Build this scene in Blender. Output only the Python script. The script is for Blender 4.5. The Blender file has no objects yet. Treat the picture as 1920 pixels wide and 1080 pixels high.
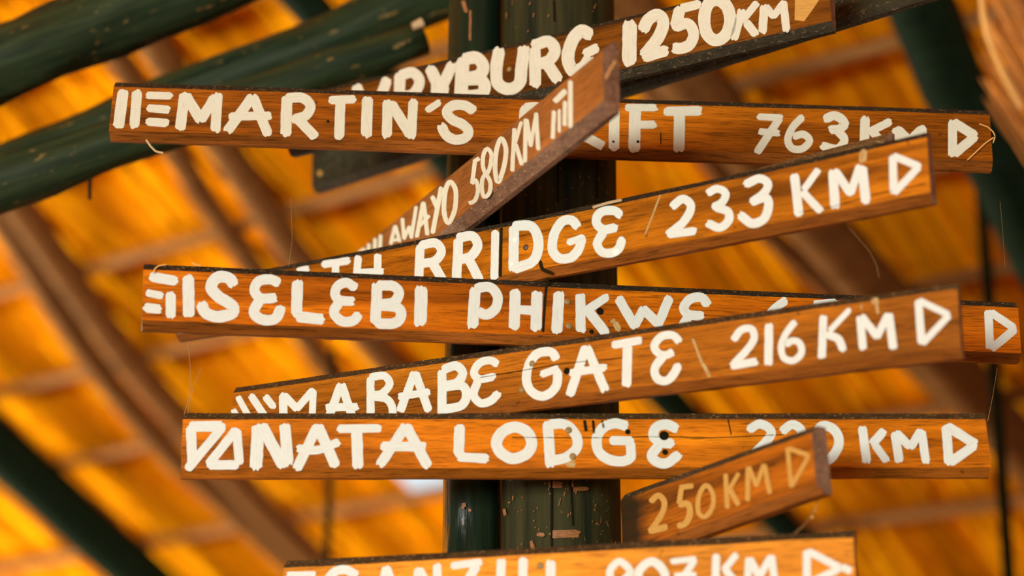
import bpy, math, random
from mathutils import Vector, Matrix, noise

random.seed(7)
SC = bpy.context.scene
COL = SC.collection

# ------------------------------------------------------------------ camera
F = 4000.0                     # focal length in pixels of a 1920 px wide frame
TH = math.radians(18.0)        # the camera looks up
CAM = Vector((0.0, 0.0, 1.6))
RIGHT = Vector((1, 0, 0))
UP = Vector((0, -math.sin(TH), math.cos(TH)))
FWD = Vector((0, math.cos(TH), math.sin(TH)))
cd = bpy.data.cameras.new('camera')
cam = bpy.data.objects.new('camera', cd)
COL.objects.link(cam)
cam.location = CAM
cam.rotation_euler = (math.radians(90) + TH, 0, 0)
cd.sensor_width = 36.0
cd.lens = F / 1920 * 36.0
cd.clip_start = 0.05
cd.dof.use_dof = True
cd.dof.focus_distance = 3.90
cd.dof.aperture_fstop = 1.2
SC.camera = cam

# ------------------------------------------------------------------ sky, light, exposure
W = bpy.data.worlds.new('sky')
SC.world = W
W.use_nodes = True
wn = W.node_tree.nodes
wn['Background'].inputs[0].default_value = (0.86, 0.95, 1.0, 1)
wn['Background'].inputs[1].default_value = 0.9
LIGHT_W = 3450.0
THATCH_FILL_W = 2800.0


def area(name, loc, target, sx, sy, watts, col):
    ld = bpy.data.lights.new(name, 'AREA')
    ld.shape = 'RECTANGLE'
    ld.size = sx
    ld.size_y = sy
    ld.energy = watts
    ld.color = col
    o = bpy.data.objects.new(name, ld)
    COL.objects.link(o)
    o.location = loc
    o.rotation_euler = (Vector(target) - Vector(loc)).to_track_quat('-Z', 'Y').to_euler()
    return o


# daylight through the open side of the shelter, behind and to the left of the camera
area('daylight_open_side', (-7.0, -11.0, 1.2), (0.5, 5.0, 3.2), 6.5, 2.4, LIGHT_W, (1.0, 0.97, 0.88))
# added fill lamp, low ahead and to the left, brightens the thatch from below
area('thatch_fill_lamp', (-7.5, 10.5, 0.15), (-1.5, 8.0, 6.0), 5.0, 3.0, THATCH_FILL_W, (1.0, 0.95, 0.72))
SC.view_settings.view_transform = 'Standard'
SC.view_settings.look = 'None'
SC.view_settings.exposure = 0.0
SC.view_settings.gamma = 1.0
SC.view_settings.use_curve_mapping = False
SC.cycles.use_denoising = True
SC.cycles.max_bounces = 6


# ------------------------------------------------------------------ pixel rays
def P(px, py, d):
    return CAM + (RIGHT * ((px - 960) / F) - UP * ((py - 540) / F) + FWD) * d


def raydir(px, py):
    return RIGHT * ((px - 960) / F) - UP * ((py - 540) / F) + FWD


def rayz(py):
    return raydir(960, py).z


# ------------------------------------------------------------------ materials
class NT:
    def __init__(self, name):
        self.m = bpy.data.materials.new(name)
        self.m.use_nodes = True
        self.t = self.m.node_tree
        self.b = self.t.nodes['Principled BSDF']

    def n(self, typ, **kw):
        nd = self.t.nodes.new(typ)
        for k, v in kw.items():
            setattr(nd, k, v)
        return nd

    def l(self, a, b):
        self.t.links.new(a, b)

    def coords(self, out='Object', scale=(1, 1, 1), loc=(0, 0, 0)):
        tc = self.n('ShaderNodeTexCoord')
        mp = self.n('ShaderNodeMapping')
        mp.inputs['Scale'].default_value = scale
        mp.inputs['Location'].default_value = loc
        self.l(tc.outputs[out], mp.inputs[0])
        return mp.outputs[0]

    def noise(self, vec, scale=1.0, detail=4.0, rough=0.6, dist=0.0):
        nz = self.n('ShaderNodeTexNoise')
        nz.inputs['Scale'].default_value = scale
        nz.inputs['Detail'].default_value = detail
        nz.inputs['Roughness'].default_value = rough
        nz.inputs['Distortion'].default_value = dist
        self.l(vec, nz.inputs['Vector'])
        return nz.outputs['Fac']

    def ramp(self, fac, stops):
        r = self.n('ShaderNodeValToRGB')
        el = r.color_ramp.elements
        while len(el) < len(stops):
            el.new(0.5)
        for e, (p, c) in zip(el, stops):
            e.position = p
            e.color = c if len(c) == 4 else (*c, 1)
        self.l(fac, r.inputs[0])
        return r.outputs[0]

    def mix(self, fac, a, b, mode='MIX'):
        m = self.n('ShaderNodeMix', data_type='RGBA', blend_type=mode)
        for s, v in ((m.inputs[0], fac), (m.inputs[6], a), (m.inputs[7], b)):
            if isinstance(v, (int, float)):
                s.default_value = v
            elif isinstance(v, tuple):
                s.default_value = v if len(v) == 4 else (*v, 1)
            else:
                self.l(v, s)
        return m.outputs[2]

    def bump(self, h, strength=0.3, dist=0.002):
        b = self.n('ShaderNodeBump')
        b.inputs['Strength'].default_value = strength
        b.inputs['Distance'].default_value = dist
        self.l(h, b.inputs['Height'])
        self.l(b.outputs[0], self.b.inputs['Normal'])

    def finish(self, color, rough=0.6, spec=0.3):
        if isinstance(color, tuple):
            self.b.inputs['Base Color'].default_value = (*color, 1)
        else:
            self.l(color, self.b.inputs['Base Color'])
        self.b.inputs['Roughness'].default_value = rough
        self.b.inputs['Specular IOR Level'].default_value = spec
        return self.m


def grey(a):
    return (a, a, a)


def wood(name, dark, mid, light, seed=0.0, dark_end=None, rough=0.5):
    t = NT(name)
    off = (seed * 3.1, seed * 1.7, seed * 2.3)
    a = t.noise(t.coords('Object', (1.6, 14, 34), off), 1.0, 5, 0.62, 0.6)
    base = t.ramp(a, [(0.27, dark), (0.5, mid), (0.74, light)])
    c = t.noise(t.coords('Object', (2.2, 3, 9), off), 1.0, 3, 0.6)
    base = t.mix(1.0, base, t.ramp(c, [(0.3, grey(0.55)), (0.62, grey(1.12))]), 'MULTIPLY')
    b = t.noise(t.coords('Object', (20, 200, 640), off), 1.0, 3, 0.7)
    base = t.mix(1.0, base, t.ramp(b, [(0.35, grey(0.36)), (0.50, grey(1.05))]), 'MULTIPLY')
    s = t.noise(t.coords('Object', (60, 60, 60), off), 1.0, 2, 0.5)
    base = t.mix(t.ramp(s, [(0.72, grey(0)), (0.78, grey(0.55))]), base, (0.012, 0.010, 0.005))
    if dark_end:                                          # darker towards one end of the board
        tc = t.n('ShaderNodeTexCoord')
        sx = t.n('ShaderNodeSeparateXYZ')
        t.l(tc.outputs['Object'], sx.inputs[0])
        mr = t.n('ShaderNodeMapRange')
        mr.inputs['From Min'].default_value, mr.inputs['From Max'].default_value = dark_end
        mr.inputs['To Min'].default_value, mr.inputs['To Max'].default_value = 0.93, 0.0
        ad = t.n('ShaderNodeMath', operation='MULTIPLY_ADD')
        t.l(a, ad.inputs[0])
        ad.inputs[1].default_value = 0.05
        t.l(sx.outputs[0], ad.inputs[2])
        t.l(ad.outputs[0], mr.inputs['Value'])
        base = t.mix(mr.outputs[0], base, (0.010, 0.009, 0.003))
    t.bump(b, 0.25, 0.001)
    return t.finish(base, rough, 0.06)


def dirty(name, dark, speck, seed=0.0, lo=0.60, hi=0.68):
    t = NT(name)
    off = (seed * 2.1, seed * 1.1, seed * 5.3)
    a = t.noise(t.coords('Object', (30, 60, 60), off), 1.0, 5, 0.7)
    base = t.ramp(a, [(0.35, tuple(x * 0.5 for x in dark)), (0.62, dark)])
    b = t.noise(t.coords('Object', (150, 240, 240), off), 1.0, 2, 0.6)
    base = t.mix(t.ramp(b, [(lo, grey(0)), (hi, grey(0.8))]), base, speck)
    t.bump(b, 0.6, 0.003)
    return t.finish(base, 0.85, 0.15)


def paint(name, c1, c2, under, thin=0.34):
    t = NT(name)
    a = t.noise(t.coords('UV', (0.035, 0.42, 1)), 1.0, 4, 0.65)
    base = t.ramp(a, [(0.25, c2), (0.55, c1)])
    b = t.noise(t.coords('UV', (0.05, 0.75, 1), (3, 7, 0)), 1.0, 5, 0.75)
    base = t.mix(t.ramp(b, [(thin - 0.06, grey(0.85)), (thin + 0.03, grey(0))]), base, under)
    t.bump(a, 0.35, 0.0012)
    return t.finish(base, 0.55, 0.25)


def pole_mat(name, dark, mid, chip, axis='Z', seed=0.0, rough=0.5, lo=0.70, sheen=0.3):
    t = NT(name)
    sc = {'Z': (40, 40, 2.2), 'X': (2.2, 40, 40)}[axis]
    sc2 = {'Z': (60, 60, 18), 'X': (18, 60, 60)}[axis]
    off = (seed * 1.3, seed * 2.9, seed)
    a = t.noise(t.coords('Object', sc, off), 1.0, 5, 0.65)
    base = t.ramp(a, [(0.3, dark), (0.68, mid)])
    b = t.noise(t.coords('Object', sc2, off), 1.0, 3, 0.65)
    base = t.mix(t.ramp(b, [(lo, grey(0)), (lo + 0.05, grey(0.8))]), base, chip)
    t.bump(a, 0.5, 0.006)
    return t.finish(base, rough, sheen)


M_PAINT = paint('white brush paint', (0.525, 0.59, 0.55), (0.455, 0.49, 0.43), (0.40, 0.20, 0.06))
M_CREAM = paint('creamy brush paint', (0.485, 0.50, 0.40), (0.41, 0.41, 0.31), (0.38, 0.18, 0.05))
M_PAINT_THIN = paint('thin white paint', (0.78, 0.70, 0.60), (0.66, 0.55, 0.44), (0.40, 0.17, 0.06), 0.38)
M_YELLOW = paint('faded yellow paint', (0.42, 0.235, 0.045), (0.33, 0.17, 0.028), (0.22, 0.09, 0.012), 0.40)
M_DARK_MARK = NT('dark mark').finish((0.016, 0.011, 0.004), 0.8, 0.0)  # near-black, for the dark streaks and thin cracks
M_SCUFF = paint('pale scuff', (0.40, 0.31, 0.13), (0.30, 0.19, 0.06), (0.28, 0.11, 0.01), 0.5)
M_NAIL = NT('nail head').finish((0.21, 0.14, 0.045), 0.45, 0.3)
M_NAIL_D = NT('rusty screw').finish((0.06, 0.035, 0.02), 0.5, 0.5)
M_NAIL_W = NT('painted nail head').finish((0.80, 0.76, 0.64), 0.5, 0.3)
M_HOLE = NT('knot hole').finish((0.010, 0.008, 0.004), 0.9, 0.0)
M_DIRT = dirty('dusty top edge', (0.022, 0.018, 0.009), (0.22, 0.15, 0.06), 1.0)
M_DIRT3 = dirty('brown dusty top edge', (0.055, 0.034, 0.011), (0.30, 0.19, 0.08), 4.0)
M_DIRT2 = dirty('dusty brown edge', (0.17, 0.085, 0.045), (0.30, 0.19, 0.11), 2.0)
M_END = dirty('sawn end', (0.22, 0.128, 0.075), (0.36, 0.25, 0.15), 3.0)
M_STRAW = NT('straw').finish((0.62, 0.34, 0.10), 0.6, 0.2)
M_WEB = NT('cobweb').finish((0.30, 0.19, 0.07), 0.6, 0.1)
M_TWIG = NT('pale twig').finish((0.42, 0.31, 0.17), 0.7, 0.1)


# ------------------------------------------------------------------ mesh helpers
def mesh_obj(name, verts, faces, mats, parent=None, mat_idx=None, uvs=None, smooth=False):
    me = bpy.data.meshes.new(name)
    me.from_pydata([tuple(v) for v in verts], [], faces)
    if not isinstance(mats, (list, tuple)):
        mats = [mats]
    for m in mats:
        me.materials.append(m)
    if mat_idx:
        me.polygons.foreach_set('material_index', mat_idx)
    if uvs:
        uv = me.uv_layers.new(name='UVMap')
        for lp in me.loops:
            uv.data[lp.index].uv = uvs[lp.vertex_index]
    if smooth:
        me.polygons.foreach_set('use_smooth', [True] * len(me.polygons))
    me.update()
    o = bpy.data.objects.new(name, me)
    COL.objects.link(o)
    if parent:
        o.parent = parent
    return o


def tag(o, label=None, cat=None, group=None, kind=None):
    if label:
        o['label'] = label
    if cat:
        o['category'] = cat
    if group:
        o['group'] = group
    if kind:
        o['kind'] = kind
    return o


def tube_data(pts, radii, seg=12, wob=0.0, seed=0.0, cap=True):
    """a closed round pole through pts; returns verts, faces"""
    pts = [Vector(p) for p in pts]
    verts, faces = [], []
    n = len(pts)
    for i, p in enumerate(pts):
        t = (pts[min(i + 1, n - 1)] - pts[max(i - 1, 0)]).normalized()
        a = t.cross(Vector((0, 0, 1)))
        if a.length < 0.05:
            a = t.cross(Vector((0, 1, 0)))
        a.normalize()
        b = t.cross(a).normalized()
        r = radii[i] if isinstance(radii, (list, tuple)) else radii
        for k in range(seg):
            th = 2 * math.pi * k / seg
            dv = a * math.cos(th) + b * math.sin(th)
            rr = r
            if wob:
                rr *= 1 + wob * noise.noise(dv * 1.4 + Vector((seed, i * 0.37, seed * 2)))
            verts.append(p + dv * rr)
    for i in range(n - 1):
        for k in range(seg):
            k2 = (k + 1) % seg
            faces.append((i * seg + k, i * seg + k2, (i + 1) * seg + k2, (i + 1) * seg + k))
    if cap:
        faces.append(tuple(range(seg - 1, -1, -1)))
        faces.append(tuple((n - 1) * seg + k for k in range(seg)))
    return verts, faces


def lerp_pts(pts, n):
    """resample a polyline to n points"""
    pts = [Vector(p) for p in pts]
    L = [0]
    for a, b in zip(pts, pts[1:]):
        L.append(L[-1] + (b - a).length)
    out = []
    for i in range(n):
        s = L[-1] * i / (n - 1)
        j = 0
        while j < len(L) - 2 and L[j + 1] < s:
            j += 1
        t = (s - L[j]) / max(L[j + 1] - L[j], 1e-9)
        out.append(pts[j].lerp(pts[j + 1], t))
    return out


def catmull(pts, closed=False, step=4.0):
    pts = [Vector((p[0], p[1])) for p in pts]
    n = len(pts)
    out = []
    segs = n if closed else n - 1
    for i in range(segs):
        if closed:
            p0, p1, p2, p3 = pts[(i - 1) % n], pts[i], pts[(i + 1) % n], pts[(i + 2) % n]
        else:
            p1, p2 = pts[i], pts[i + 1]
            p0 = pts[i - 1] if i else p1 * 2 - p2
            p3 = pts[i + 2] if i + 2 < n else p2 * 2 - p1
        m = max(2, int((p2 - p1).length / step))
        for k in range(m):
            t = k / m
            out.append(0.5 * ((2 * p1) + (p2 - p0) * t + (2 * p0 - 5 * p1 + 4 * p2 - p3) * t * t
                              + (3 * p1 - p0 - 3 * p2 + p3) * t ** 3))
    out.append(pts[0].copy() if closed else pts[-1].copy())
    return out


def straight(pts, step=7.0):
    pts = [Vector((p[0], p[1])) for p in pts]
    out = []
    for a, b in zip(pts, pts[1:]):
        m = max(2, int((b - a).length / step))
        for k in range(m):
            out.append(a.lerp(b, k / m))
    out.append(pts[-1])
    return out


LANES = 6


def parse(spec):
    strokes = []
    for part in spec.split('/'):
        tok = part.split()
        mode = 's'
        w = tok[0]
        if w[0] in '~of':
            mode, w = w[0], w[1:]
        strokes.append((mode, float(w), [tuple(float(c) for c in t.split(',')) for t in tok[1:]]))
    return strokes


def strokes_mesh(spec, project, rng, rough=1.0):
    """brush strokes, given in the photograph's pixels, laid on a surface; project((x, y), lift) -> point"""
    V, Fc, U = [], [], []
    for si, (mode, w, pts) in enumerate(parse(spec)):
        lift = 0.0005 + si * 0.00012
        if mode == 'f':
            base = len(V)
            for q in pts:
                V.append(project(q, lift))
                U.append((q[0], q[1]))
            Fc.append(tuple(range(base, base + len(pts))))
            continue
        line = catmull(pts, mode == 'o') if mode in '~o' else straight(pts)
        n = len(line)
        L = [0.0]
        for a, b in zip(line, line[1:]):
            L.append(L[-1] + (b - a).length)
        tot = L[-1]
        seed = rng.random() * 100
        su, sv = rng.random() * 900, rng.random() * 50
        # tangents
        T = []
        for i in range(n):
            if mode == 'o' and i in (0, n - 1):
                t = line[1] - line[n - 2]
            else:
                t = line[min(i + 1, n - 1)] - line[max(i - 1, 0)]
            T.append(t.normalized() if t.length > 1e-6 else Vector((1, 0)))
        cap = [(rng.uniform(-.10, .10) + rng.choice((0, 0, .08)) * rng.random()) * w * rough for _ in range(LANES + 1)]
        cap2 = [(rng.uniform(-.12, .12) + rng.choice((0, 0, .10)) * rng.random()) * w * rough for _ in range(LANES + 1)]
        base = len(V)
        closed = mode == 'o'
        for i in range(n):
            t, nn = T[i], Vector((-T[i].y, T[i].x))
            for k in range(LANES + 1):
                f = k / LANES * 2 - 1                    # -1 .. 1 across
                half = w / 2
                s = L[i]
                wig = 1 + 0.07 * rough * noise.noise(Vector((s * 0.09, seed, 3.0 * (1 if f > 0 else -1)))) \
                        + 0.05 * rough * noise.noise(Vector((s * 0.4, seed, 9.0 * (1 if f > 0 else -1))))
                if closed and (i == 0 or i == n - 1):
                    wig = 1.0
                q = line[i] + nn * (f * half * wig)
                if not closed:
                    round_ = (1 - math.sqrt(max(0.0, 1 - abs(f) ** 2.6))) * w * 0.30
                    if i == 0:
                        q = q + t * (round_ - w * 0.22 + cap[k])
                    elif i == n - 1:
                        q = q - t * (round_ - w * 0.22 + cap2[k])
                V.append(project((q.x, q.y), lift))
                U.append((s + su, f * half + sv * 3))
        for i in range(n - 1):
            for k in range(LANES):
                a = base + i * (LANES + 1) + k
                Fc.append((a, a + 1, a + LANES + 2, a + LANES + 1))
    return V, Fc, U


# ------------------------------------------------------------------ the floor, far below the frame
s = 30
fl = NT('sandy ground')
fl.finish(fl.ramp(fl.noise(fl.coords('Object', (3, 3, 3)), 1, 5), [(0.3, (0.30, 0.21, 0.12)), (0.7, (0.42, 0.31, 0.19))]), 0.9, 0.1)
tag(mesh_obj('floor', [(-s, -s, 0), (s, -s, 0), (s, s, 0), (-s, s, 0)], [(0, 1, 2, 3)], fl.m), kind='structure')

# ------------------------------------------------------------------ the thatched roof
RP = P(960, 540, 8.0)                                  # a point of the visible slope
LD = Vector((0.797, -0.603, 0)).normalized()           # along the laths (level)
HN = Vector((0.603, 0.797, 0)).normalized()
PH = math.radians(25.5)
SD = (HN * math.cos(PH) - Vector((0, 0, 1)) * math.sin(PH)).normalized()   # down the slope
RN = LD.cross(SD).normalized()
if RN.z > 0:
    RN = -RN                                           # points down, into the shelter
RB = Matrix((LD, SD, RN)).transposed()


def on_roof(px, py, off=0.0):
    d = raydir(px, py)
    o = RP + RN * off
    t = (o - CAM).dot(RN) / d.dot(RN)
    return CAM + d * t


def roof_uv(p):
    return (p - RP).dot(LD), (p - RP).dot(SD)


def rp(a, b, c=0.0):
    return RP + LD * a + SD * b + RN * c


top_b = -7.6                                            # the ridge
ha, hb = roof_uv(on_roof(784, 886, -0.05))
hw, hh = 0.12, 0.14
A0, A1, B1 = -14.0, 12.0, 9.0
m = NT('thatch underlay')
a = m.noise(m.coords('Object', (22, 1.2, 4)), 1.0, 4, 0.6)
m.finish(m.ramp(a, [(0.3, (0.42, 0.12, 0.001)), (0.6, (0.80, 0.25, 0.001))]), 0.8, 0.0)
xs = [A0, ha - hw, ha + hw, A1]
ys = [top_b, hb - hh, hb + hh, B1]
vv = [Vector((x, y, -0.05)) for y in ys for x in xs]
ff = [(j * 4 + i, j * 4 + i + 1, (j + 1) * 4 + i + 1, (j + 1) * 4 + i) for j in range(3) for i in range(3) if not (i == 1 and j == 1)]
ceiling = mesh_obj('ceiling', vv, ff, m.m)
ceiling.matrix_world = Matrix.Translation(RP) @ RB.to_4x4()
tag(ceiling, kind='structure')

# the other slope, behind the camera, down to the open side
ridge = [(x, top_b, -0.05) for x in (A0, A1)]
inv = ceiling.matrix_world.inverted()
back = []
for x in (A0, A1):
    p = rp(x, top_b, -0.05)
    q = p - HN * 9.6 - Vector((0, 0, 1)) * 9.6 * math.tan(PH)
    back.append(inv @ q)
mesh_obj('rear_slope', [Vector(ridge[0]), Vector(ridge[1]), back[1], back[0]], [(0, 1, 2, 3)], m.m, ceiling)

# bundles of thatch stalks, down the slope: uncountable
mt = NT('thatch stalks')
g = mt.n('ShaderNodeNewGeometry')
rnd = mt.ramp(g.outputs['Random Per Island'], [(0.0, (0.58, 0.20, 0.003)), (0.3, (0.72, 0.265, 0.003)), (0.65, (0.84, 0.325, 0.003)), (1.0, (0.90, 0.39, 0.004))])
sn = mt.noise(mt.coords('Object', (160, 3, 30)), 1.0, 3, 0.6)
big = mt.noise(mt.coords('Object', (8.5, 0.75, 1)), 1.0, 3, 0.6, 0.4)
rnd = mt.mix(1.0, rnd, mt.ramp(big, [(0.28, (0.50, 0.46, 0.5)), (0.48, grey(1.0))]), 'MULTIPLY')
mt.finish(mt.mix(1.0, rnd, mt.ramp(sn, [(0.3, grey(0.55)), (0.6, grey(1.1))]), 'MULTIPLY'), 0.8, 0.0)
V, Fc = [], []
rng = random.Random(11)
for i in range(5200):
    ca, cb = rng.uniform(-5.0, 5.5), rng.uniform(-4.2, 4.6)
    L = rng.uniform(0.35, 1.1)
    w = rng.uniform(0.008, 0.035)
    h = rng.uniform(0.006, 0.024)
    sk = rng.gauss(0, 0.04)
    if abs(ca - ha) < hw + w + 0.03 and abs(cb - hb) < hh + L / 2 + 0.02:
        continue
    base = len(V)
    for e in (-1, 1):
        x0 = ca + sk * e * L / 2
        y0 = cb + e * L / 2
        V += [(x0 - w, y0, -0.05), (x0 - w * .55, y0, -0.05 + h * .8), (x0 + w * .55, y0, -0.05 + h), (x0 + w, y0, -0.05)]
    for k in range(3):
        Fc.append((base + k, base + k + 1, base + k + 5, base + k + 4))
    Fc.append((base, base + 1, base + 2, base + 3))
    Fc.append((base + 4, base + 7, base + 6, base + 5))
th = mesh_obj('thatch', V, Fc, mt.m, ceiling)
tag(th, kind='stuff')

M_RAFT = pole_mat('weathered rafter pole', (0.085, 0.036, 0.008), (0.22, 0.098, 0.028), (0.3, 0.17, 0.07), 'X', 1.0, 0.8, 0.72, 0.1)
M_LATH = pole_mat('lath pole', (0.12, 0.052, 0.012), (0.31, 0.145, 0.045), (0.32, 0.2, 0.08), 'X', 2.0, 0.8, 0.72, 0.1)
M_BLACK = pole_mat('black creosoted pole', (0.0028, 0.0085, 0.0045), (0.008, 0.020, 0.010), (0.06, 0.04, 0.012), 'X', 3.0, 0.7, 0.74, 0.05)


def roof_pole(name, pxs, r, mat, off, ext=(1.5, 1.5), wob=0.12, seed=0.0):
    pts = [on_roof(x, y, off) for x, y in pxs]
    a = pts[0] + (pts[0] - pts[1]).normalized() * ext[0]
    b = pts[-1] + (pts[-1] - pts[-2]).normalized() * ext[1]
    pts = lerp_pts([a] + pts + [b], 16)
    pts = [p + LD * (0.02 * noise.noise(Vector((seed, i * .5, 0)))) for i, p in enumerate(pts)]
    v, f = tube_data(pts, r, 12, wob, seed)
    o = mesh_obj(name, [inv @ q for q in v], f, mat, ceiling, smooth=True)
    return o


roof_pole('rafter', [(20, 860), (240, 1060)], 0.125, M_BLACK, 0.19, (2.6, 1.2), seed=1)
roof_pole('rafter', [(40, 470), (185, 700), (325, 860), (485, 1000)], 0.054, M_RAFT, 0.15, (2.2, 1.2), seed=2)
roof_pole('rafter', [(95, 470), (250, 690), (455, 915), (540, 1000)], 0.066, M_RAFT, 0.12, (2.2, 1.2), seed=9)
roof_pole('rafter', [(333, 287), (455, 480), (610, 680)], 0.045, M_RAFT, 0.13, (2.0, 0.45), seed=3)
roof_pole('rafter', [(428, 290), (548, 470), (710, 660)], 0.058, M_RAFT, 0.12, (2.0, 2.2), seed=4)
roof_pole('rafter', [(1235, 190), (1440, 440), (1540, 530)], 0.036, M_RAFT, 0.10, (2.0, 2.0), seed=5)
roof_pole('rafter', [(1290, 150), (1570, 467), (1765, 675), (1880, 800)], 0.095, M_RAFT, 0.15, (2.0, 1.6), seed=6)
roof_pole('rafter', [(1708, -20), (1806, 180), (1905, 382)], 0.098, M_BLACK, 0.3, (1.5, 0.7), seed=7)
roof_pole('rafter', [(1030, 505), (1255, 752), (1450, 965)], 0.066, M_BLACK, 0.15, (2.0, 1.6), seed=8)

for i, y in enumerate((-190, 35, 245, 451, 648, 820, 1003, 1150, 1290)):
    a, b = roof_uv(on_roof(325, y, 0.04))
    pts = [rp(x, b, 0.06) for x in (-4.6, -2.5, -.5, 1.5, 3.5, 5.6)]
    pts = lerp_pts(pts, 18)
    pts = [p + SD * (0.022 * noise.noise(Vector((i * 3.3, j * .45, 1)))) for j, p in enumerate(pts)]
    v, f = tube_data(pts, 0.026, 8, 0.3, i * 2.7)
    mesh_obj('lath', [inv @ q for q in v], f, M_LATH, ceiling, smooth=True)

# ------------------------------------------------------------------ the two round posts
POST_Y = 3.895


def post(name, x, y, r, z1, mat, label, seg=40, rows=90, seed=0.0, knots=()):
    V, Fc = [], []
    for j in range(rows + 1):
        z = z1 * j / rows
        for k in range(seg):
            th_ = 2 * math.pi * k / seg
            c, s_ = math.cos(th_), math.sin(th_)
            rr = r * (1 + 0.035 * noise.noise(Vector((c * 1.2 + seed, s_ * 1.2, z * 0.7))) + 0.012 * noise.noise(Vector((c * 4, s_ * 4 + seed, z * 2))))
            for (kz, kth, amp, sz, sth) in knots:
                dth = (th_ - kth + math.pi) % (2 * math.pi) - math.pi
                rr += amp * math.exp(-((z - kz) / sz) ** 2 - (dth / sth) ** 2)
            V.append((rr * c, rr * s_, z))
    for j in range(rows):
        for k in range(seg):
            k2 = (k + 1) % seg
            Fc.append((j * seg + k, j * seg + k2, (j + 1) * seg + k2, (j + 1) * seg + k))
    Fc.append(tuple(range(seg - 1, -1, -1)))
    Fc.append(tuple(rows * seg + k for k in range(seg)))
    o = mesh_obj(name, V, Fc, mat, smooth=True)
    o.location = (x, y, 0)
    tag(o, label, 'post', 'posts that carry the direction boards')
    return o


M_POST = pole_mat('dark creosoted post', (0.004, 0.009, 0.0045), (0.040, 0.036, 0.011), (0.26, 0.13, 0.04), 'Z', 4.0, 0.7, 0.71, 0.08)
M_POST2 = pole_mat('glossy creosoted post', (0.003, 0.009, 0.005), (0.010, 0.020, 0.010), (0.16, 0.08, 0.02), 'Z', 5.0, 0.20, 0.76, 0.15)
main_post = post('wooden_post', 0.0925, POST_Y, 0.111, 4.6, M_POST, 'thick dark round wooden post carrying the boards, right one of the pair', seed=1.0)
slim_post = post('wooden_post', -0.0735, POST_Y + 0.058, 0.056, 4.6, M_POST2, 'slimmer glossy dark post, left one of the pair', seed=5.0, rows=240,
                 knots=((2.375, -math.pi / 2 - .32, -0.011, 0.05, 0.19), (2.352, -math.pi / 2 - .78, 0.006, 0.035, 0.25), (2.352, -math.pi / 2 + .14, 0.006, 0.035, 0.25)))


def on_post(o, r):
    cx, cy = o.location.x, o.location.y

    def pr(q, lift):
        d = raydir(q[0], q[1])
        a_ = d.x ** 2 + d.y ** 2
        b_ = 2 * (d.x * (CAM.x - cx) + d.y * (CAM.y - cy))
        c_ = (CAM.x - cx) ** 2 + (CAM.y - cy) ** 2 - (r + lift) ** 2
        disc = max(b_ * b_ - 4 * a_ * c_, 0)
        t = (-b_ - math.sqrt(disc)) / (2 * a_)
        p = CAM + d * t
        return p - Vector((cx, cy, 0))
    return pr


M_BARE = paint('bare wood', (0.26, 0.105, 0.028), (0.17, 0.07, 0.018), (0.03, 0.03, 0.012), 0.47)
rng = random.Random(3)
for spec in ('12 1030,908 1052,909', '7 1075,917 1102,916', '15 1035,1002 1085,1000', '7 1008,1002 1020,1003', '6 945,955 947,966',
             '6 996,1015 998,1028', '4 1072,905 1074,912'):
    V, Fc, U = strokes_mesh(spec, on_post(main_post, 0.1155), rng, 2.0)
    mesh_obj('bare_wood_patch', V, Fc, M_BARE, main_post, uvs=U)
for spec in ('4 1034,900 1034,1030', '3 1070,900 1074,985', '3 1046,290 1046,380', '3 1120,290 1120,370', '3 1038,0 1039,40'):
    V, Fc, U = strokes_mesh(spec, on_post(main_post, 0.1155), rng, 0.6)
    mesh_obj('crack', V, Fc, M_HOLE, main_post, uvs=U)
# tiny chips and threads caught on the post
V, Fc, U = [], [], []
prm = on_post(main_post, 0.1155)
for i in range(120):
    x = rng.uniform(946, 1160)
    y = rng.choice((rng.uniform(898, 1035), rng.uniform(898, 1035), rng.uniform(2, 120), rng.uniform(290, 410)))
    w = rng.choice((rng.uniform(0.7, 1.6), rng.uniform(0.8, 2.6)))
    dx, dy = rng.gauss(0, 2.0), rng.gauss(0, 4.5)
    v_, f_, u_ = strokes_mesh('%.2f %.1f,%.1f %.1f,%.1f' % (w, x, y, x + dx, y + dy + 1.5), prm, rng, 2.0)
    Fc += [tuple(k + len(V) for k in q) for q in f_]
    V += v_
    U += u_
tag(mesh_obj('bark_flecks', V, Fc, M_BARE, main_post, uvs=U), kind='stuff')
for spec in ('13 868,947 870,949', '6 880,955 881,958', '7 868,2 874,22', '4 882,20 881,75'):
    V, Fc, U = strokes_mesh(spec, on_post(slim_post, 0.0585), rng, 2.0)
    mesh_obj('bare_wood_patch', V, Fc, M_BARE, slim_post, uvs=U)


# ------------------------------------------------------------------ the direction boards
def tops(b):
    return b


BOARDS = {}


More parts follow.
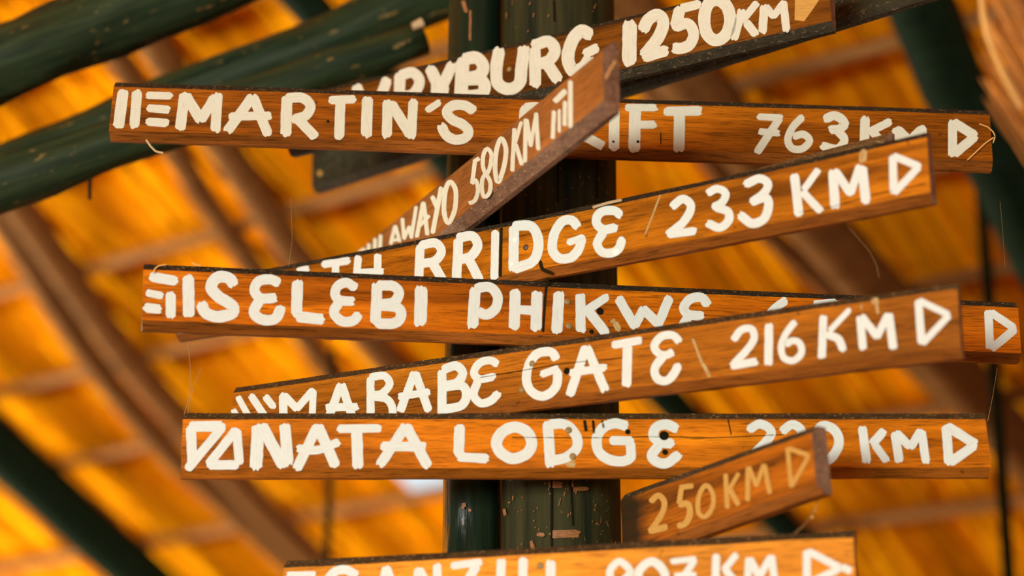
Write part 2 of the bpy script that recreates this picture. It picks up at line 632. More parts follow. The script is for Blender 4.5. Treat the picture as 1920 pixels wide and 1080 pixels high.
def board(key, L, R, mats, label, dL=None, dR=None, z=None, T=0.026, c=0.0145, bow=0.0, seed=0.0, nseg=28):
    """L, R = (x, face top, face bottom) of the two ends in the photograph; z = height above the lens"""
    lm, rm = (L[1] + L[2]) / 2, (R[1] + R[2]) / 2
    if z is not None:
        dL, dR = z / rayz(lm), z / rayz(rm)
    PL, PR = P(L[0], lm, dL), P(R[0], rm, dR)
    u = (PR - PL).normalized()
    zz = Vector((0, 0, 1))
    v = (zz - u * zz.dot(u)).normalized()
    n = u.cross(v).normalized()                       # towards the camera
    C0 = (PL + PR) / 2
    M = Matrix((u, -n, v)).transposed().to_4x4()
    M.translation = C0
    half = (PR - PL).length / 2

    def hgt(px, d):
        return px * d / (F * v.dot(UP)) / (1 - 0.0)
    hL, hR = hgt(L[2] - L[1], dL), hgt(R[2] - R[1], dR)
    bw = bow * (dL + dR) / 2 / F
    rng_ = random.Random(int(seed * 100) + 5)
    V, Fc, MI = [], [], []
    for i in range(nseg + 1):
        t = i / nseg
        x = -half + 2 * half * t
        h = (hL + (hR - hL) * t) / 2
        sag = -bw * 4 * t * (1 - t)
        j = [0.0009 * noise.noise(Vector((x * 9, k * 5.1, seed))) for k in range(6)]
        prof = [(-h, 0), (h, 0), (h + c, c), (h + c, T), (-h - c, T), (-h - c, c)]
        for k, (pv, pn) in enumerate(prof):
            ex = 0.0
            if i in (0, nseg):
                ex = rng_.uniform(-.002, .002)
            V.append((x + ex, max(pn, 0) + (j[k] if pn > 0 else 0), pv + sag + j[k] * 1.5))
    for i in range(nseg):
        for k in range(6):
            k2 = (k + 1) % 6
            a_, b_ = i * 6, (i + 1) * 6
            Fc.append((a_ + k2, a_ + k, b_ + k, b_ + k2))
            MI.append({0: 0, 1: 1, 2: 1, 3: 3, 4: 2, 5: 2}[k])
    Fc.append((0, 1, 2, 3, 4, 5))
    MI.append(3)
    e = nseg * 6
    Fc.append((e + 5, e + 4, e + 3, e + 2, e + 1, e))
    MI.append(3)
    o = mesh_obj('sign_board', V, Fc, mats, mat_idx=MI)
    o.matrix_world = M
    tag(o, label, 'sign', 'hand-lettered direction boards on the post')
    Mi = M.inverted()

    def project(q, lift):
        d = raydir(q[0], q[1])
        t = (C0 - CAM).dot(n) / d.dot(n)
        p = Mi @ (CAM + d * t)
        return Vector((p.x, -lift, p.z))
    BOARDS[key] = (o, project, M)
    return o


def W4(face, top=M_DIRT, bottom=None, end=M_END):
    return [face, top, bottom or face, end]


w_mart = wood('wood martin', (0.105, 0.029, 0.001), (0.29, 0.080, 0.0018), (0.45, 0.135, 0.0035), 1)
w_vry = wood('wood vry', (0.050, 0.017, 0.0014), (0.115, 0.037, 0.0021), (0.19, 0.060, 0.0035), 2)
w_580 = wood('wood 580', (0.17, 0.060, 0.010), (0.23, 0.082, 0.015), (0.28, 0.105, 0.022), 3)
w_233 = wood('wood 233', (0.14, 0.042, 0.0014), (0.36, 0.112, 0.0028), (0.52, 0.175, 0.0052), 4)
w_sel = wood('wood selebi', (0.16, 0.040, 0.0010), (0.36, 0.092, 0.0017), (0.50, 0.145, 0.0031), 5)
w_mab = wood('wood mababe', (0.13, 0.042, 0.0021), (0.34, 0.108, 0.0042), (0.50, 0.170, 0.0077), 6)
w_nat = wood('wood nata', (0.17, 0.045, 0.0010), (0.46, 0.132, 0.0024), (0.64, 0.205, 0.0042), 7)
w_250 = wood('wood 250', (0.13, 0.036, 0.0014), (0.34, 0.095, 0.0024), (0.46, 0.145, 0.0045), 8, dark_end=(-0.178, -0.138))
w_gan = wood('wood ganzi', (0.34, 0.120, 0.0070), (0.56, 0.205, 0.0119), (0.70, 0.28, 0.0192), 9)
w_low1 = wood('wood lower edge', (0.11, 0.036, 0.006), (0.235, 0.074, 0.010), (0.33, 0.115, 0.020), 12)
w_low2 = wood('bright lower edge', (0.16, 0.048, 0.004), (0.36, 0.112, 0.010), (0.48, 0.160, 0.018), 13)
w_dark = dirty('dark olive board', (0.030, 0.028, 0.012), (0.12, 0.08, 0.03), 6.0)  # dark olive all over with brownish specks
w_dust = dirty('dusty board', (0.12, 0.070, 0.022), (0.28, 0.18, 0.08), 7.0, 0.55, 0.66)
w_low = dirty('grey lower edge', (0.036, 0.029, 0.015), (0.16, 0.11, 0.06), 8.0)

board('dark', (585, 262, 350), (1960, -172, -84), W4(w_dark, bottom=w_low), 'dark unlettered board behind the post, topmost at the back', z=1.76, c=0.010, seed=1)
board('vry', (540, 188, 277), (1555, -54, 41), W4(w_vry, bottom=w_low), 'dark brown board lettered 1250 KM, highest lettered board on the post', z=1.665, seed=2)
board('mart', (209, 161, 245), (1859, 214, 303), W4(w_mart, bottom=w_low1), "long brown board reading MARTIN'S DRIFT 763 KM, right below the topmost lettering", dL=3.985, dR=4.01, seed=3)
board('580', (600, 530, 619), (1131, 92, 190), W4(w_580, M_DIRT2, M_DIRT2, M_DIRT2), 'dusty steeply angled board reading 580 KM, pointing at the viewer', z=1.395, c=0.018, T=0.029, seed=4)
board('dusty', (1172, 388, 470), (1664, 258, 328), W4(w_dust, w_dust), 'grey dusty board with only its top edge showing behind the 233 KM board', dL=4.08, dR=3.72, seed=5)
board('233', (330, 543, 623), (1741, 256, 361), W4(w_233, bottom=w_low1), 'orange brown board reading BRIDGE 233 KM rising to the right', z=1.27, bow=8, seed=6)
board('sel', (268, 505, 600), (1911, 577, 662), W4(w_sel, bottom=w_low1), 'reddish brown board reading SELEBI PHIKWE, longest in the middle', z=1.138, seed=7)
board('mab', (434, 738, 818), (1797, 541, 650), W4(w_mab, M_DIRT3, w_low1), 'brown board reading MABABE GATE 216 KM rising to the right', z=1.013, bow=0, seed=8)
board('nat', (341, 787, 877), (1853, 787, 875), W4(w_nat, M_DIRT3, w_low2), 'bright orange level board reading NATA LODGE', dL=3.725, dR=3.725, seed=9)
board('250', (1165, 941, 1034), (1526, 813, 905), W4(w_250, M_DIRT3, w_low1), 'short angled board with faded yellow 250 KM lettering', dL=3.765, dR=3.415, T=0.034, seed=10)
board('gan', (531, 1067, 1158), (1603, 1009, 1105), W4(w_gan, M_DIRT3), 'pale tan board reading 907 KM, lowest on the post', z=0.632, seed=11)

LET, DIG, STR, ARR = 'painted_letter', 'painted_digit', 'painted_stripe', 'painted_arrow'
GLYPHS = {
 'vry': [
  (LET, '20 668,162 697,228 / 20 726,150 697,228'),
  (LET, '21 750,142 748,216 / ~20 751,142 774,136 787,153 775,176 752,181 / 20 766,182 790,212'),
  (LET, '22 807,128 824,165 / 21 849,121 828,165 / 34 826,158 821,205'),
  (LET, '25 868,114 864,186 / ~23 870,112 893,108 906,123 899,141 873,147 / ~23 873,149 902,150 909,166 899,178 868,181 / 18 880,146 896,146'),
  (LET, '~23 936,94 931,128 934,157 955,167 974,156 978,128 983,90'),
  (LET, '22 1003,92 1004,160 / ~22 1002,85 1029,78 1041,95 1030,113 1010,121 / 22 1027,120 1046,150'),
  (LET, '~24 1107,66 1090,58 1073,77 1065,108 1074,132 1094,127 1106,110 / 18 1097,101 1120,90'),
  (DIG, '27 1181,44 1180,118'),
  (DIG, '~23 1206,56 1216,37 1234,28 1244,43 1236,68 1218,92 1207,106 / 21 1209,107 1250,95'),
  (DIG, '17 1278,16 1311,8 / 22 1275,16 1267,51 / ~21 1266,51 1290,45 1301,62 1294,83 1277,91 1264,90'),
  (DIG, 'o23 1345,0 1364,14 1369,46 1357,70 1340,75 1325,62 1321,32 1328,8'),
  (LET, '16 1391,20 1377,72 / 14 1419,6 1393,38 / 16 1400,43 1417,65'),
  (LET, '16 1433,13 1430,60 / 15 1435,12 1451,31 / 14 1451,30 1470,6 / 15 1469,4 1475,57'),
 ],
 'mart': [
  (STR, '21 231,172 222,238'), (STR, '19 257,173 252,237'),
  (STR, '14 277,179 321,180'), (STR, '15 278,203 316,206'), (STR, '16 277,228 313,231'),
  (LET, '20 346,178 338,241 / 20 349,180 376,225 / 19 377,225 403,182 / 19 408,178 404,245'),
  (LET, '19 473,182 427,245 / 19 475,182 502,251 / 16 432,219 506,217'),
  (LET, '21 538,183 536,252 / ~19 539,184 568,184 582,199 573,217 551,224 / 19 556,221 590,256'),
  (LET, '16 620,188 665,186 / 19 638,192 636,258'),
  (LET, '21 689,186 687,254'),
  (LET, '19 727,192 725,256 / 20 733,194 770,254 / 18 775,189 771,257'),
  (STR, '13 801,207 824,192'),
  (LET, '~19 888,208 871,198 850,198 838,209 846,223 868,234 879,247 871,259 853,262 836,253 828,236'),
  (LET, '18 983,202 981,266 / ~18 985,202 1010,202 1028,225 1015,258 984,266'),
  (LET, '18 1077,206 1074,272 / ~18 1078,208 1104,208 1113,225 1100,243 1080,246 / 18 1084,249 1130,274'),
  (LET, '20 1152,206 1151,279'),
  (LET, '22 1191,205 1189,281 / 14 1174,202 1230,202 / 15 1196,234 1228,234'),
  (LET, '18 1249,209 1312,208 / 21 1274,213 1273,281'),
  (DIG, '13 1422,219 1465,221 / 15 1461,223 1420,285 / 13 1424,247 1460,250'),
  (DIG, '~14 1504,220 1486,239 1477,262 1485,278 1504,279 1518,264 1506,252 1489,256'),
  (DIG, '~17 1548,223 1566,217 1584,231 1573,242 1557,243 / ~16 1570,245 1583,262 1570,279 1541,274'),
  (LET, '18 1622,222 1620,283 / 15 1669,228 1631,247 / 16 1636,247 1668,284'),
  (LET, '16 1680,242 1682,290 / 17 1683,243 1706,264 / 17 1706,264 1728,242 / 17 1728,240 1736,290'),
  (ARR, '17 1786,229 1786,291 / 18 1788,230 1827,254 / 18 1828,256 1789,289'),
 ],
 '580': [
  (LET, '7 674,474 684,467'), (LET, '7 692,458 691,498 / 7 691,500 702,494 / 7 704,448 703,490'),
  (LET, '7 714,441 712,486'),
  (LET, '7 741,424 733,458 / 7 742,424 750,453 / 6 735,451 748,449'),
  (LET, '7 755,410 758,447 / 7 758,448 768,425 / 7 768,425 772,445 / 7 772,446 781,388'),
  (LET, '8 794,380 782,444 / 8 795,380 802,440 / 7 787,424 805,405'),
  (LET, '9 811,369 822,393 / 9 828,352 812,436'),
  (LET, 'o9 845,341 855,358 853,394 841,418 833,396 836,356'),
  (DIG, '8 889,303 899,297 / 8 891,304 886,344 / ~8 886,344 893,338 897,356 891,376 881,381'),
  (DIG, 'o8 914,279 922,290 919,314 912,326 906,312 907,290 / o8 912,328 920,342 918,362 908,369 904,352 906,334'),
  (DIG, 'o9 940,260 949,278 946,310 935,341 929,322 931,284'),
  (LET, '8 965,242 961,320 / 7 978,229 966,270 / 8 968,271 979,308'),
  (LET, '8 986,224 985,303 / 8 988,225 996,274 / 7 996,274 1006,213 / 8 1006,213 1010,280'),
  (STR, '11 1041,190 1060,171'), (STR, '8 1039,209 1037,259'), (STR, '6 1049,206 1049,247'), (STR, '8 1060,191 1059,235'), (STR, '9 1070,153 1070,238'),
 ],
 '233': [
  (STR, '12 334,618 376,616'),
  (LET, '13 560,508 578,504'),
  (LET, '14 606,496 654,489 / 14 630,494 627,555'),
  (LET, '14 672,482 667,540 / 14 709,478 707,535 / 13 668,511 718,509'),
  (LET, '17 788,463 785,540 / ~17 790,460 817,456 828,472 816,489 792,494 / 18 812,494 834,532'),
  (LET, '18 860,450 856,527 / ~18 860,446 886,443 896,460 884,480 863,487 / 18 881,489 900,527'),
  (LET, '15 929,435 927,522'),
  (LET, '19 964,426 963,506 / ~19 965,424 995,424 1008,443 1009,469 998,491 966,504'),
  (LET, '~18 1083,425 1072,413 1054,416 1040,438 1036,467 1048,484 1070,483 1085,468 1091,447 / 13 1066,455 1094,445'),
  (LET, '~17 1163,404 1152,395 1127,398 1118,415 1130,430 1155,427 / ~17 1131,436 1120,457 1130,473 1150,474 1162,464 1166,449'),
  (DIG, '~16 1261,387 1281,373 1296,388 1282,416 1254,439 / 15 1254,440 1303,433'),
  (DIG, '~15 1328,362 1345,354 1361,363 1354,380 1338,388 / ~16 1342,389 1365,397 1366,414 1350,427 1328,419'),
  (DIG, '~16 1398,346 1424,335 1440,344 1433,362 1410,379 / ~17 1411,378 1436,371 1441,388 1432,411 1410,419 1388,403'),
  (LET, '17 1490,330 1498,403 / 13 1534,319 1508,355 / 15 1506,361 1539,396'),
  (LET, '18 1562,322 1566,388 / 16 1566,321 1595,363 / 15 1595,363 1612,312 / 18 1617,314 1624,378'),
  (ARR, '15 1674,294 1676,361 / 14 1676,293 1723,312 / 14 1722,314 1678,361'),
 ],
 'sel': [
  (STR, '19 285,519 330,527'), (STR, '14 276,549 303,555'), (STR, '18 273,577 299,580'), (STR, '19 320,551 320,593'),
  (LET, '22 353,521 354,592'),
  (LET, '~22 438,533 428,521 406,521 396,540 412,558 435,573 436,587 410,594 386,587 378,570'),
  (LET, '~19 522,530 507,524 486,527 477,543 488,559 516,559 / ~20 486,564 476,585 490,599 515,598 527,578'),
  (LET, '21 558,529 556,590 / 21 558,594 604,599'),
  (LET, '~18 666,540 650,530 633,537 628,552 637,563 661,565 / ~19 635,568 626,586 640,602 661,602 673,590'),
  (LET, '20 707,534 704,606 / ~19 709,535 738,537 748,551 738,567 712,570 / ~20 712,572 745,577 752,592 740,606 707,607'),
  (LET, '24 790,541 788,607'),
  (LET, '21 891,543 886,613 / ~19 894,540 919,539 933,556 929,578 913,590 897,585'),
  (LET, '21 966,546 964,615 / 21 1007,549 1005,617 / 17 972,581 1000,582'),
  (LET, '21 1048,550 1044,621'),
  (LET, '19 1088,553 1089,620 / 16 1138,557 1098,583 / 19 1103,583 1136,625'),
  (LET, '18 1160,560 1190,612 / 17 1190,611 1206,580 / 18 1206,580 1235,608 / 18 1233,610 1255,559'),
  (LET, '~18 1327,572 1315,558 1294,561 1282,577 1291,590 1316,592 / ~18 1290,595 1279,615 1292,630 1316,628 1327,613'),
  (DIG, '~16 1473,563 1446,585 1440,607 1449,624 1466,622 1469,606 1449,604'),
  (DIG, '14 1527,570 1567,567 / 14 1529,572 1524,596 / ~15 1525,598 1552,598 1560,615 1545,630 1524,626'),
  (LET, '16 1620,582 1620,640 / 14 1655,584 1626,610 / 15 1630,610 1660,644'),
  (LET, '16 1690,588 1688,645 / 15 1692,590 1712,622 / 15 1712,622 1732,590 / 16 1733,590 1738,648'),
  (ARR, '16 1853,585 1856,652 / 15 1858,586 1901,615 / 16 1902,618 1860,653'),
 ],
 'mab': [
  (STR, '12 447,745 470,788'), (STR, '14 471,742 502,788'), (STR, '14 498,744 513,763'), (STR, '11 438,769 450,790'),
  (LET, '16 531,740 532,800 / 15 534,742 557,767 / 14 557,766 587,732 / 13 588,734 585,798'),
  (LET, '16 639,722 616,784 / 16 641,722 661,782 / 15 614,764 670,763'),
  (LET, '15 695,710 695,785 / ~15 697,707 721,705 731,720 718,737 701,741 / ~15 701,744 725,748 736,765 731,786 697,792'),
  (LET, '16 777,700 751,770 / 16 779,700 804,770 / 14 749,744 804,735'),
  (LET, '17 829,696 829,780 / ~17 832,693 855,686 868,700 858,717 835,723 / ~17 836,726 866,723 875,740 866,760 833,768'),
  (LET, '~15 932,683 920,676 899,681 889,700 901,711 926,706 / ~16 896,716 888,740 902,756 921,751 934,738'),
  (LET, '~17 1043,673 1033,660 1007,664 991,687 988,717 1001,738 1023,742 1043,724 1046,696 / 14 1016,702 1046,691'),
  (LET, '17 1098,652 1069,740 / 17 1101,652 1135,732 / 15 1070,700 1135,689'),
  (LET, '15 1150,647 1201,638 / 18 1177,650 1175,723'),
  (LET, '~15 1273,640 1262,629 1241,631 1227,648 1234,662 1248,666 1262,660 / ~16 1244,668 1228,691 1233,710 1250,714 1263,702 1272,685'),
  (DIG, '~14 1376,637 1390,619 1409,617 1414,635 1400,657 1377,681 / 15 1372,686 1419,678'),
  (DIG, '16 1442,610 1441,682'),
  (DIG, '~13 1490,604 1473,627 1465,650 1470,671 1488,676 1503,662 1499,643 1485,639 1475,646'),
  (LET, '15 1544,594 1541,670 / 11 1593,581 1556,620 / ~15 1553,628 1572,636 1581,656'),
  (LET, '15 1613,595 1618,653 / 15 1616,594 1645,631 / 14 1645,631 1664,592 / 16 1667,590 1675,653'),
  (ARR, '15 1722,565 1728,643 / 13 1724,564 1778,590 / 13 1779,592 1731,643'),
 ],
 'nat': [
  (ARR, '20 358,800 417,799 / 19 358,802 361,868 / 17 418,800 353,878'),
  (ARR, '17 442,807 391,871 / 17 444,807 449,868 / 18 392,872 446,872'),
  (LET, '24 484,800 480,876 / 22 491,798 532,875 / 21 534,798 540,868'),
  (LET, '19 595,800 557,878 / 20 597,800 629,874 / ~16 559,841 595,844 635,829'),
  (LET, '16 635,804 712,803 / 21 669,809 671,875'),
  (LET, '19 760,800 713,871 / 20 762,800 802,874 / 18 718,837 797,838'),
  (LET, '20 862,801 860,852 / 18 861,857 914,860'),
  (LET, 'o21 964,801 988,810 997,832 987,851 963,860 940,850 931,831 941,811'),
  (LET, '20 1027,795 1032,872 / ~19 1028,796 1059,796 1079,815 1082,838 1063,857 1035,864'),
  (LET, '~19 1174,799 1152,794 1130,803 1119,823 1123,848 1143,862 1166,865 1182,860 / 18 1184,860 1182,832 / 17 1146,826 1184,827'),
  (LET, '~19 1268,804 1250,796 1231,801 1225,817 1238,829 1261,832 / ~19 1235,836 1222,854 1233,867 1252,868 1272,852'),
  (DIG, '~17 1404,806 1425,795 1445,807 1440,824 1406,858 / 15 1404,865 1446,863'),
  (DIG, '~17 1467,808 1485,796 1502,807 1497,825 1471,858 / 15 1470,866 1508,863'),
  (DIG, 'o18 1546,798 1566,808 1573,830 1564,852 1549,863 1534,851 1529,826 1534,806'),
  (LET, '17 1617,803 1625,866 / 17 1656,809 1636,832 / 15 1640,834 1662,864'),
  (LET, '17 1678,813 1686,864 / 16 1681,812 1706,838 / 16 1708,838 1726,808 / 16 1728,810 1736,867'),
  (ARR, '18 1774,800 1779,868 / 18 1777,800 1827,832 / 18 1827,835 1782,867'),
 ],
 'gan': [
  (STR, '12 540,1078 590,1077'), (STR, '13 540,1102 590,1101'), (STR, '13 540,1128 590,1127'),
  (LET, '~17 668,1078 645,1068 623,1076 613,1100 625,1124 648,1128 666,1110'),
  (LET, '15 724,1065 706,1136 / 15 726,1065 748,1134 / 13 712,1114 744,1112'),
  (LET, '16 784,1068 783,1132 / 16 787,1068 817,1130 / 16 820,1060 820,1130'),
  (LET, '14 848,1061 902,1054 / 17 893,1062 858,1122 / 15 856,1127 904,1123'),
  (LET, '17 940,1050 938,1120'), (LET, '17 981,1049 980,1118'), (LET, '18 1033,1054 1032,1116'),
  (DIG, '~14 1180,1066 1162,1053 1145,1068 1146,1086 1162,1092 1178,1080 / 14 1182,1066 1176,1115'),
  (DIG, 'o16 1221,1053 1243,1068 1246,1092 1226,1108 1203,1098 1198,1072'),
  (DIG, '11 1259,1053 1304,1048 / 13 1302,1052 1266,1104 / 10 1266,1079 1304,1078'),
  (LET, '15 1343,1042 1341,1104 / 13 1381,1040 1358,1068 / 14 1360,1068 1386,1100'),
  (LET, '14 1404,1048 1402,1100 / 14 1406,1048 1424,1082 / 13 1424,1082 1445,1044 / 14 1447,1044 1454,1098'),
  (ARR, '15 1513,1034 1513,1095 / 14 1516,1034 1574,1064 / 14 1574,1066 1518,1094'),
  (STR, '14 1580,1064 1594,1070'),
 ],
 '250': [
  (DIG, '~11 1221,940 1235,929 1246,941 1242,962 1229,983 1219,996 / 12 1219,996 1250,988'),
  (DIG, '10 1276,914 1299,911 / 10 1278,916 1274,944 / ~12 1275,946 1291,945 1294,966 1284,983 1272,986'),
  (DIG, 'o9 1324,910 1337,926 1336,952 1322,969 1310,960 1311,930'),
  (LET, '9 1361,890 1364,952 / 8 1385,888 1368,918 / 10 1370,919 1385,946'),
  (LET, '9 1403,877 1402,938 / 9 1405,877 1419,911 / 8 1419,911 1432,872 / 9 1434,872 1444,924'),
  (ARR, '8 1477,840 1484,912 / 9 1479,841 1517,854 / 8 1517,855 1485,912'),
 ],
}
rng = random.Random(21)
for key, lst in GLYPHS.items():
    o, pr, M = BOARDS[key]
    mat = M_YELLOW if key == '250' else M_CREAM if key in ('mart', '580', 'vry') else M_PAINT
    for nm, spec in lst:
        V, Fc, U = strokes_mesh(spec, pr, rng)
        mesh_obj(nm, V, Fc, mat, o, uvs=U)

# faded yellow arrow on the highest lettered board, a yellow dot on the dark one
for key, spec, mat, nm in (
        ('vry', 'f0 1490,38 1491,-18 1552,-24 1524,18 1508,40', M_YELLOW, ARR),
        ('dark', '9 599,322 601,328', M_YELLOW, 'paint_dot'),
        ('sel', '5 1026,522 1022,560 1018,622', M_DARK_MARK, 'dark_streak'),  # narrow dark streaks down the board faces
        ('233', '6 940,428 938,518', M_DARK_MARK, 'dark_streak'),
        ('233', '~7 1013,490 1018,505 1034,512', M_DARK_MARK, 'dark_streak'),
        ('nat', '6 1096,789 1099,808', M_DARK_MARK, 'dark_streak'),
        ('nat', '5 1112,789 1114,812', M_DARK_MARK, 'dark_streak'),
        ('nat', '4 1129,789 1132,802', M_DARK_MARK, 'dark_streak'),
        ('nat', '~1.8 960,820 1100,821 1250,819 1330,821 1470,815', M_DARK_MARK, 'crack'),
        ('nat', '2.2 1365,787 1371,815', M_DARK_MARK, 'crack'),
        ('233', '~1.6 1500,398 1560,388 1640,365 1735,345', M_DARK_MARK, 'crack'),
        ('mab', '~1.6 900,708 1060,682 1180,670', M_DARK_MARK, 'crack'),
        ('mart', '2 1239,250 1239,270', M_DARK_MARK, 'crack'),
        ('233', '3 1238,366 1210,440', M_SCUFF, 'pale_scuff'),
        ('mab', '5 1299,636 1316,680', M_SCUFF, 'pale_scuff'),
        ('mab', '7 1318,682 1330,706', M_SCUFF, 'pale_scuff'),
        ('mab', '13 1640,560 1642,570', M_SCUFF, 'pale_scuff'),
        ('mab', '6 1644,572 1646,588', M_SCUFF, 'pale_scuff'),
        ('mab', '4 1616,572 1615,580', M_SCUFF, 'pale_scuff'),
        ('233', '14 1619,284 1618,302', M_SCUFF, 'pale_scuff'),
        ('sel', '12 1154,606 1160,618', M_SCUFF, 'pale_scuff'),
        ('sel', '6 1146,604 1152,600', M_SCUFF, 'pale_scuff'),
        ('nat', '14 1062,868 1076,870', M_SCUFF, 'pale_scuff')):
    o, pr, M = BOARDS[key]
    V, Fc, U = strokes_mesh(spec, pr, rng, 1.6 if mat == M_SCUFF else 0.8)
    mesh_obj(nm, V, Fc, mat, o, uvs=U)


def disc(key, px, py, r, mat, nm, dome=0.0016):
    o, pr, M = BOARDS[key]
    c0 = pr((px, py), 0.0010)
    rad = r * 3.8 / F
    V, Fc = [], []
    n = 12
    for ring, (f, y) in enumerate(((1.0, 0.0), (0.8, -dome * .8), (0.35, -dome))):
        for k in range(n):
            t = 2 * math.pi * k / n
            V.append((c0.x + rad * f * math.cos(t), c0.y + y, c0.z + rad * f * math.sin(t)))
    for ring in range(2):
        for k in range(n):
            k2 = (k + 1) % n
            Fc.append((ring * n + k, ring * n + k2, (ring + 1) * n + k2, (ring + 1) * n + k))
    Fc.append(tuple(2 * n + k for k in range(n)))
    mesh_obj(nm, V, Fc, mat, o, smooth=True)


for key, px, py, r, mat, nm in (
        ('vry', 955, 130, 5.5, M_NAIL, 'nail_head'),
        ('233', 986, 464, 6, M_NAIL_D, 'screw_head'), ('233', 966, 450, 6, M_NAIL_W, 'nail_head'),
        ('233', 960, 495, 5.5, M_NAIL_W, 'nail_head'), ('233', 1155, 473, 7, M_NAIL_W, 'nail_head'),
        ('sel', 1064, 566, 6, M_NAIL, 'nail_head'), ('sel', 1067, 611, 6.5, M_NAIL, 'nail_head'),
        ('mab', 998, 682, 6, M_NAIL, 'nail_head'), ('mab', 978, 731, 6, M_NAIL, 'nail_head'),
        ('nat', 1066, 807, 6.5, M_NAIL, 'nail_head'), ('nat', 1074, 856, 6.5, M_NAIL, 'nail_head'),
        ('gan', 1013, 1061, 6, M_NAIL, 'nail_head'),
        ('sel', 1125, 584, 7, M_HOLE, 'knot_hole'), ('sel', 1109, 622, 4.5, M_HOLE, 'knot_hole'),
        ('mab', 1063, 696, 6.5, M_HOLE, 'knot_hole'), ('nat', 1245, 817, 9, M_HOLE, 'knot_hole'),
        ('nat', 1247, 848, 5.5, M_HOLE, 'knot_hole'), ('nat', 1177, 810, 5, M_HOLE, 'knot_hole'),
        ('mart', 1150, 266, 2.5, M_HOLE, 'knot_hole'), ('mart', 1196, 266, 3, M_HOLE, 'knot_hole'),
        ('mart', 615, 228, 3, M_HOLE, 'knot_hole')):
    disc(key, px, py, r, mat, nm, 0.0002 if mat == M_HOLE else 0.0018)


# ------------------------------------------------------------------ the dark round beams behind, upper left
def beam(pl, pr_, r0, r1, label, seed, mat):
    a, b = Vector(pl), Vector(pr_)
    pts = lerp_pts([a, b], 22)
    d = (b - a).normalized()
    side = d.cross(Vector((0, 1, 0))).normalized()
    pts = [p + side * (0.012 * noise.noise(Vector((seed, i * .33, 0)))) for i, p in enumerate(pts)]
    rad = [r0 + (r1 - r0) * i / 21 for i in range(22)]
    v, f = tube_data(pts, rad, 20, 0.16, seed)
    X = d
    Z = (Vector((0, 0, 1)) - X * X.z).normalized()
    Y = Z.cross(X)
    M = Matrix((X, Y, Z)).transposed().to_4x4()
    M.translation = a
    Mi = M.inverted()
    o = mesh_obj('roof_beam', [Mi @ q for q in v], f, mat, smooth=True)
    o.matrix_world = M
    tag(o, label, 'beam', 'dark round beams behind the signs')
    return o


M_BEAM = pole_mat('green black beam', (0.003, 0.010, 0.005), (0.026, 0.042, 0.017), (0.20, 0.13, 0.04), 'X', 9.0, 0.5, 0.64, 0.10)
px2m = lambda p, d: p * d / F
beam(P(-140, 172, 4.55), P(640, -128, 4.75), px2m(72, 4.55), px2m(62, 4.7), 'thick dark beam across the upper left corner, highest of three', 1.0, M_BEAM)
lowb = beam(P(-140, 392, 4.45), P(795, 70, 4.6), px2m(57, 4.45), px2m(33, 4.6), 'dark beam with a sawn end near the post, lowest of three', 2.0, M_BEAM)
beam(P(-140, 388, 4.75), P(1000, -86, 4.85), px2m(54, 4.75), px2m(54, 4.85), 'dark beam just above the sawn one, reaching behind the post', 3.0, M_BEAM)
# pale sawn rim at the end of the lower beam
q = P(782, 47, 4.56)
v, f = tube_data([P(774, 50, 4.555), P(792, 43, 4.56)], [0.009, 0.012], 8, 0.3, 4)
mi = lowb.matrix_world.inverted()
mesh_obj('sawn_rim', [mi @ x for x in v], f, M_TWIG, lowb)

# ------------------------------------------------------------------ thin dark upright rods in the background
M_ROD = NT('dark rod').finish((0.010, 0.013, 0.006), 0.8, 0.0)


def rod(px, y0, y1, d, r, label):
    b = P(px, y1, d)
    zt = P(px, y0, d).z
    v, f = tube_data([(0, 0, 0), (0, 0, (zt - b.z) * .5), (0, 0, zt - b.z)], r, 10)
    o = mesh_obj('support_rod', v, f, M_ROD, smooth=True)
    o.location = b
    tag(o, label, 'rod', 'thin upright rods in the background')


rod(608, 600, 1250, 6.6, 0.012, 'thin blurred upright rod at the lower left, behind the boards')
rod(1904, 250, 1250, 6.4, 0.021, 'dark blurred upright rod along the right edge of the view')


# ------------------------------------------------------------------ straw, twigs and cobweb
def strand(name, pts, r, mat, label, cat, group=None):
    p = [P(*q) for q in pts]
    o0 = p[0]
    v, f = tube_data(lerp_pts(p, max(4, len(p) * 3)), r, 5)
    o = mesh_obj(name, [x - o0 for x in v], f, mat)
    o.location = o0
    tag(o, label, cat, group)
    return o


def board_depth(key, px, py):
    o, pr, M = BOARDS[key]
    p = M @ pr((px, py), 0.002)
    return (p - CAM).dot(FWD)


def on_b(key, pts, lift=0.004):
    return [(x, y, board_depth(key, x, y) - lift) for x, y in pts]


G_S = 'bits of straw and twig caught on the boards'
strand('straw', on_b('sel', [(287, 512), (291, 503), (298, 498), (312, 496)]), 0.0012, M_STRAW, 'curled straw over the left end of the SELEBI PHIKWE board', 'straw', G_S)
strand('straw', on_b('sel', [(360, 494), (376, 498)]), 0.0016, M_STRAW, 'short orange straw on top of the SELEBI PHIKWE board', 'straw', G_S)
strand('twig', on_b('mart', [(1836, 232), (1852, 238), (1862, 247), (1866, 256), (1862, 268)]), 0.0011, M_STRAW, "curved straw hooked over the right end of the MARTIN'S board", 'twig', G_S)
strand('twig', on_b('mart', [(1814, 300), (1830, 285), (1848, 268), (1863, 258)]), 0.0012, M_STRAW, "straight twig across the right end of the MARTIN'S board", 'twig', G_S)
strand('twig', [(274, 262, 3.95), (283, 275, 3.95), (292, 284, 3.95), (306, 287, 3.95)], 0.0022, M_TWIG, "pale curled twig hanging under the MARTIN'S board", 'twig', G_S)
strand('straw', [(1154, 114, 3.42), (1144, 130, 3.41), (1136, 147, 3.40)], 0.0014, M_STRAW, 'orange straw on the near end of the 580 KM board', 'straw', G_S)
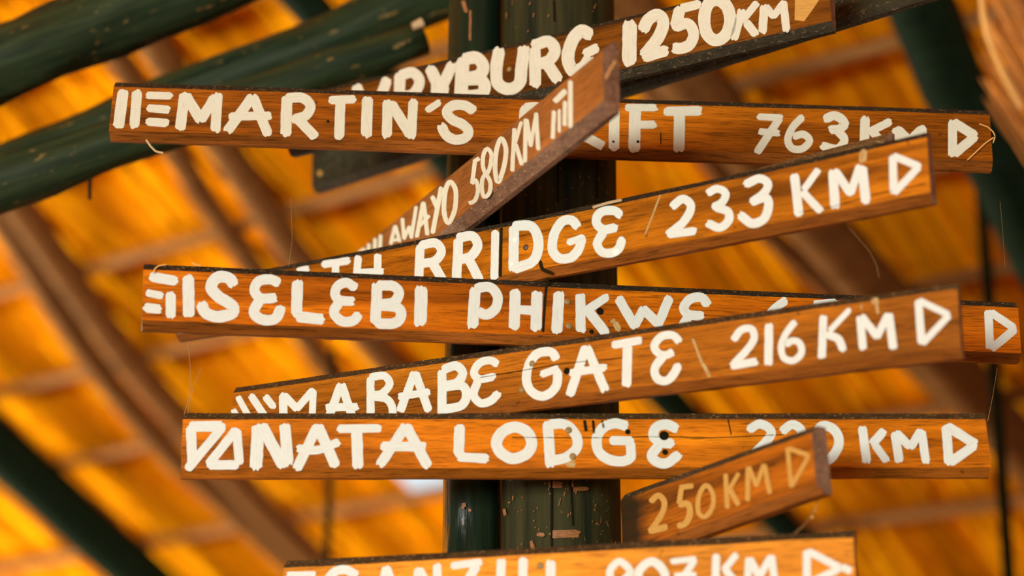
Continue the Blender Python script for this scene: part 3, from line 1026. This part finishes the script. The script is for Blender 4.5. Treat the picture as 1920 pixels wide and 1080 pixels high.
strand('twig', [(169, 330, 4.42), (168, 350, 4.43), (168, 373, 4.45)], 0.004, M_BLACK, 'dark stub hanging below the lowest dark beam', 'twig', G_S)
strand('leaf_scrap', on_b('233', [(1112, 389), (1138, 381), (1166, 375)], 0.006), 0.0026, M_TWIG, 'pale dry leaf scrap on the top edge of the 233 KM board', 'leaf', G_S)
G_W = 'cobweb threads between the boards'
for pts, r, lab in (
        ([(1541, 915, 3.47), (1527, 958, 3.47), (1508, 985, 3.42), (1490, 1000, 3.40)], 0.0009, 'beaded cobweb thread below the 250 KM board'),
        ([(352, 640, 3.8), (357, 690, 3.8), (358, 735, 3.8), (345, 778, 3.8)], 0.0005, 'cobweb thread from the SELEBI board to the NATA board'),
        ([(378, 690, 3.8), (362, 725, 3.8), (352, 775, 3.8)], 0.0005, 'slanting cobweb thread above the left end of the NATA board'),
        ([(545, 370, 3.9), (548, 450, 3.9), (541, 500, 3.9)], 0.00025, 'fine cobweb thread hanging left of the 580 KM board'),
        ([(1875, 378, 3.9), (1880, 430, 3.9), (1884, 500, 3.9)], 0.00025, "fine cobweb thread hanging right of the MARTIN'S board"),
        ([(1590, 425, 3.6), (1630, 470, 3.6), (1643, 495, 3.6), (1648, 520, 3.6)], 0.00028, 'cobweb thread between the 233 KM and 216 KM boards'),
        ([(1870, 690, 3.9), (1862, 740, 3.9), (1852, 790, 3.9)], 0.0005, 'cobweb thread between the SELEBI and NATA right ends')):
    w = strand('cobweb', pts, r, M_WEB, lab, 'cobweb', G_W)
    if 'beaded' in lab:
        for (x, y, d, rr) in ((1528, 958, 3.47, .0024), (1523, 969, 3.47, .0028)):
            p = P(x, y, d) - w.location
            v, f = tube_data([p + Vector((0, 0, -rr)), p, p + Vector((0, 0, rr))], [rr * .4, rr, rr * .4], 6)
            mesh_obj('bead', v, f, M_STRAW, w)

# loose thatch straws sticking out nearer the viewer, upper right corner
rng = random.Random(5)
mf = NT('loose straw')
gf = mf.n('ShaderNodeNewGeometry')
mf.finish(mf.ramp(gf.outputs['Random Per Island'], [(0.0, (0.16, 0.055, 0.012)), (0.6, (0.40, 0.15, 0.03)), (1.0, (0.75, 0.32, 0.07))]), 0.7, 0.1)
o0 = P(1880, 120, 5.6)
V, Fc = [], []
for i in range(260):
    x, y = rng.uniform(1835, 2010), rng.uniform(-190, 190)
    L = rng.uniform(90, 260)
    sl = rng.gauss(1.55, 0.12)
    dx = L / math.sqrt(1 + sl * sl)
    d = rng.uniform(5.5, 5.9)
    a, b = P(x, y, d), P(x + dx, y + dx * sl, d + 0.06)
    mid = (a + b) / 2 + Vector((rng.gauss(0, .004), 0, rng.gauss(0, .006)))
    v_, f_ = tube_data([a - o0, mid - o0, b - o0], [0.0022, rng.uniform(.0025, .006), 0.0018], 5, cap=False)
    Fc += [tuple(k + len(V) for k in q) for q in f_]
    V += v_
lo = mesh_obj('loose_straw', V, Fc, mf.m)
lo.location = o0
tag(lo, 'fringe of loose brown thatch straws in the upper right corner', 'straw', kind='stuff')
strand('straw', [(1838, -30, 5.2), (1842, 20, 5.2), (1852, 70, 5.2), (1880, 135, 5.25), (1915, 200, 5.3)], 0.0075, M_STRAW, 'long bent straw hanging in the upper right corner', 'straw', G_S)
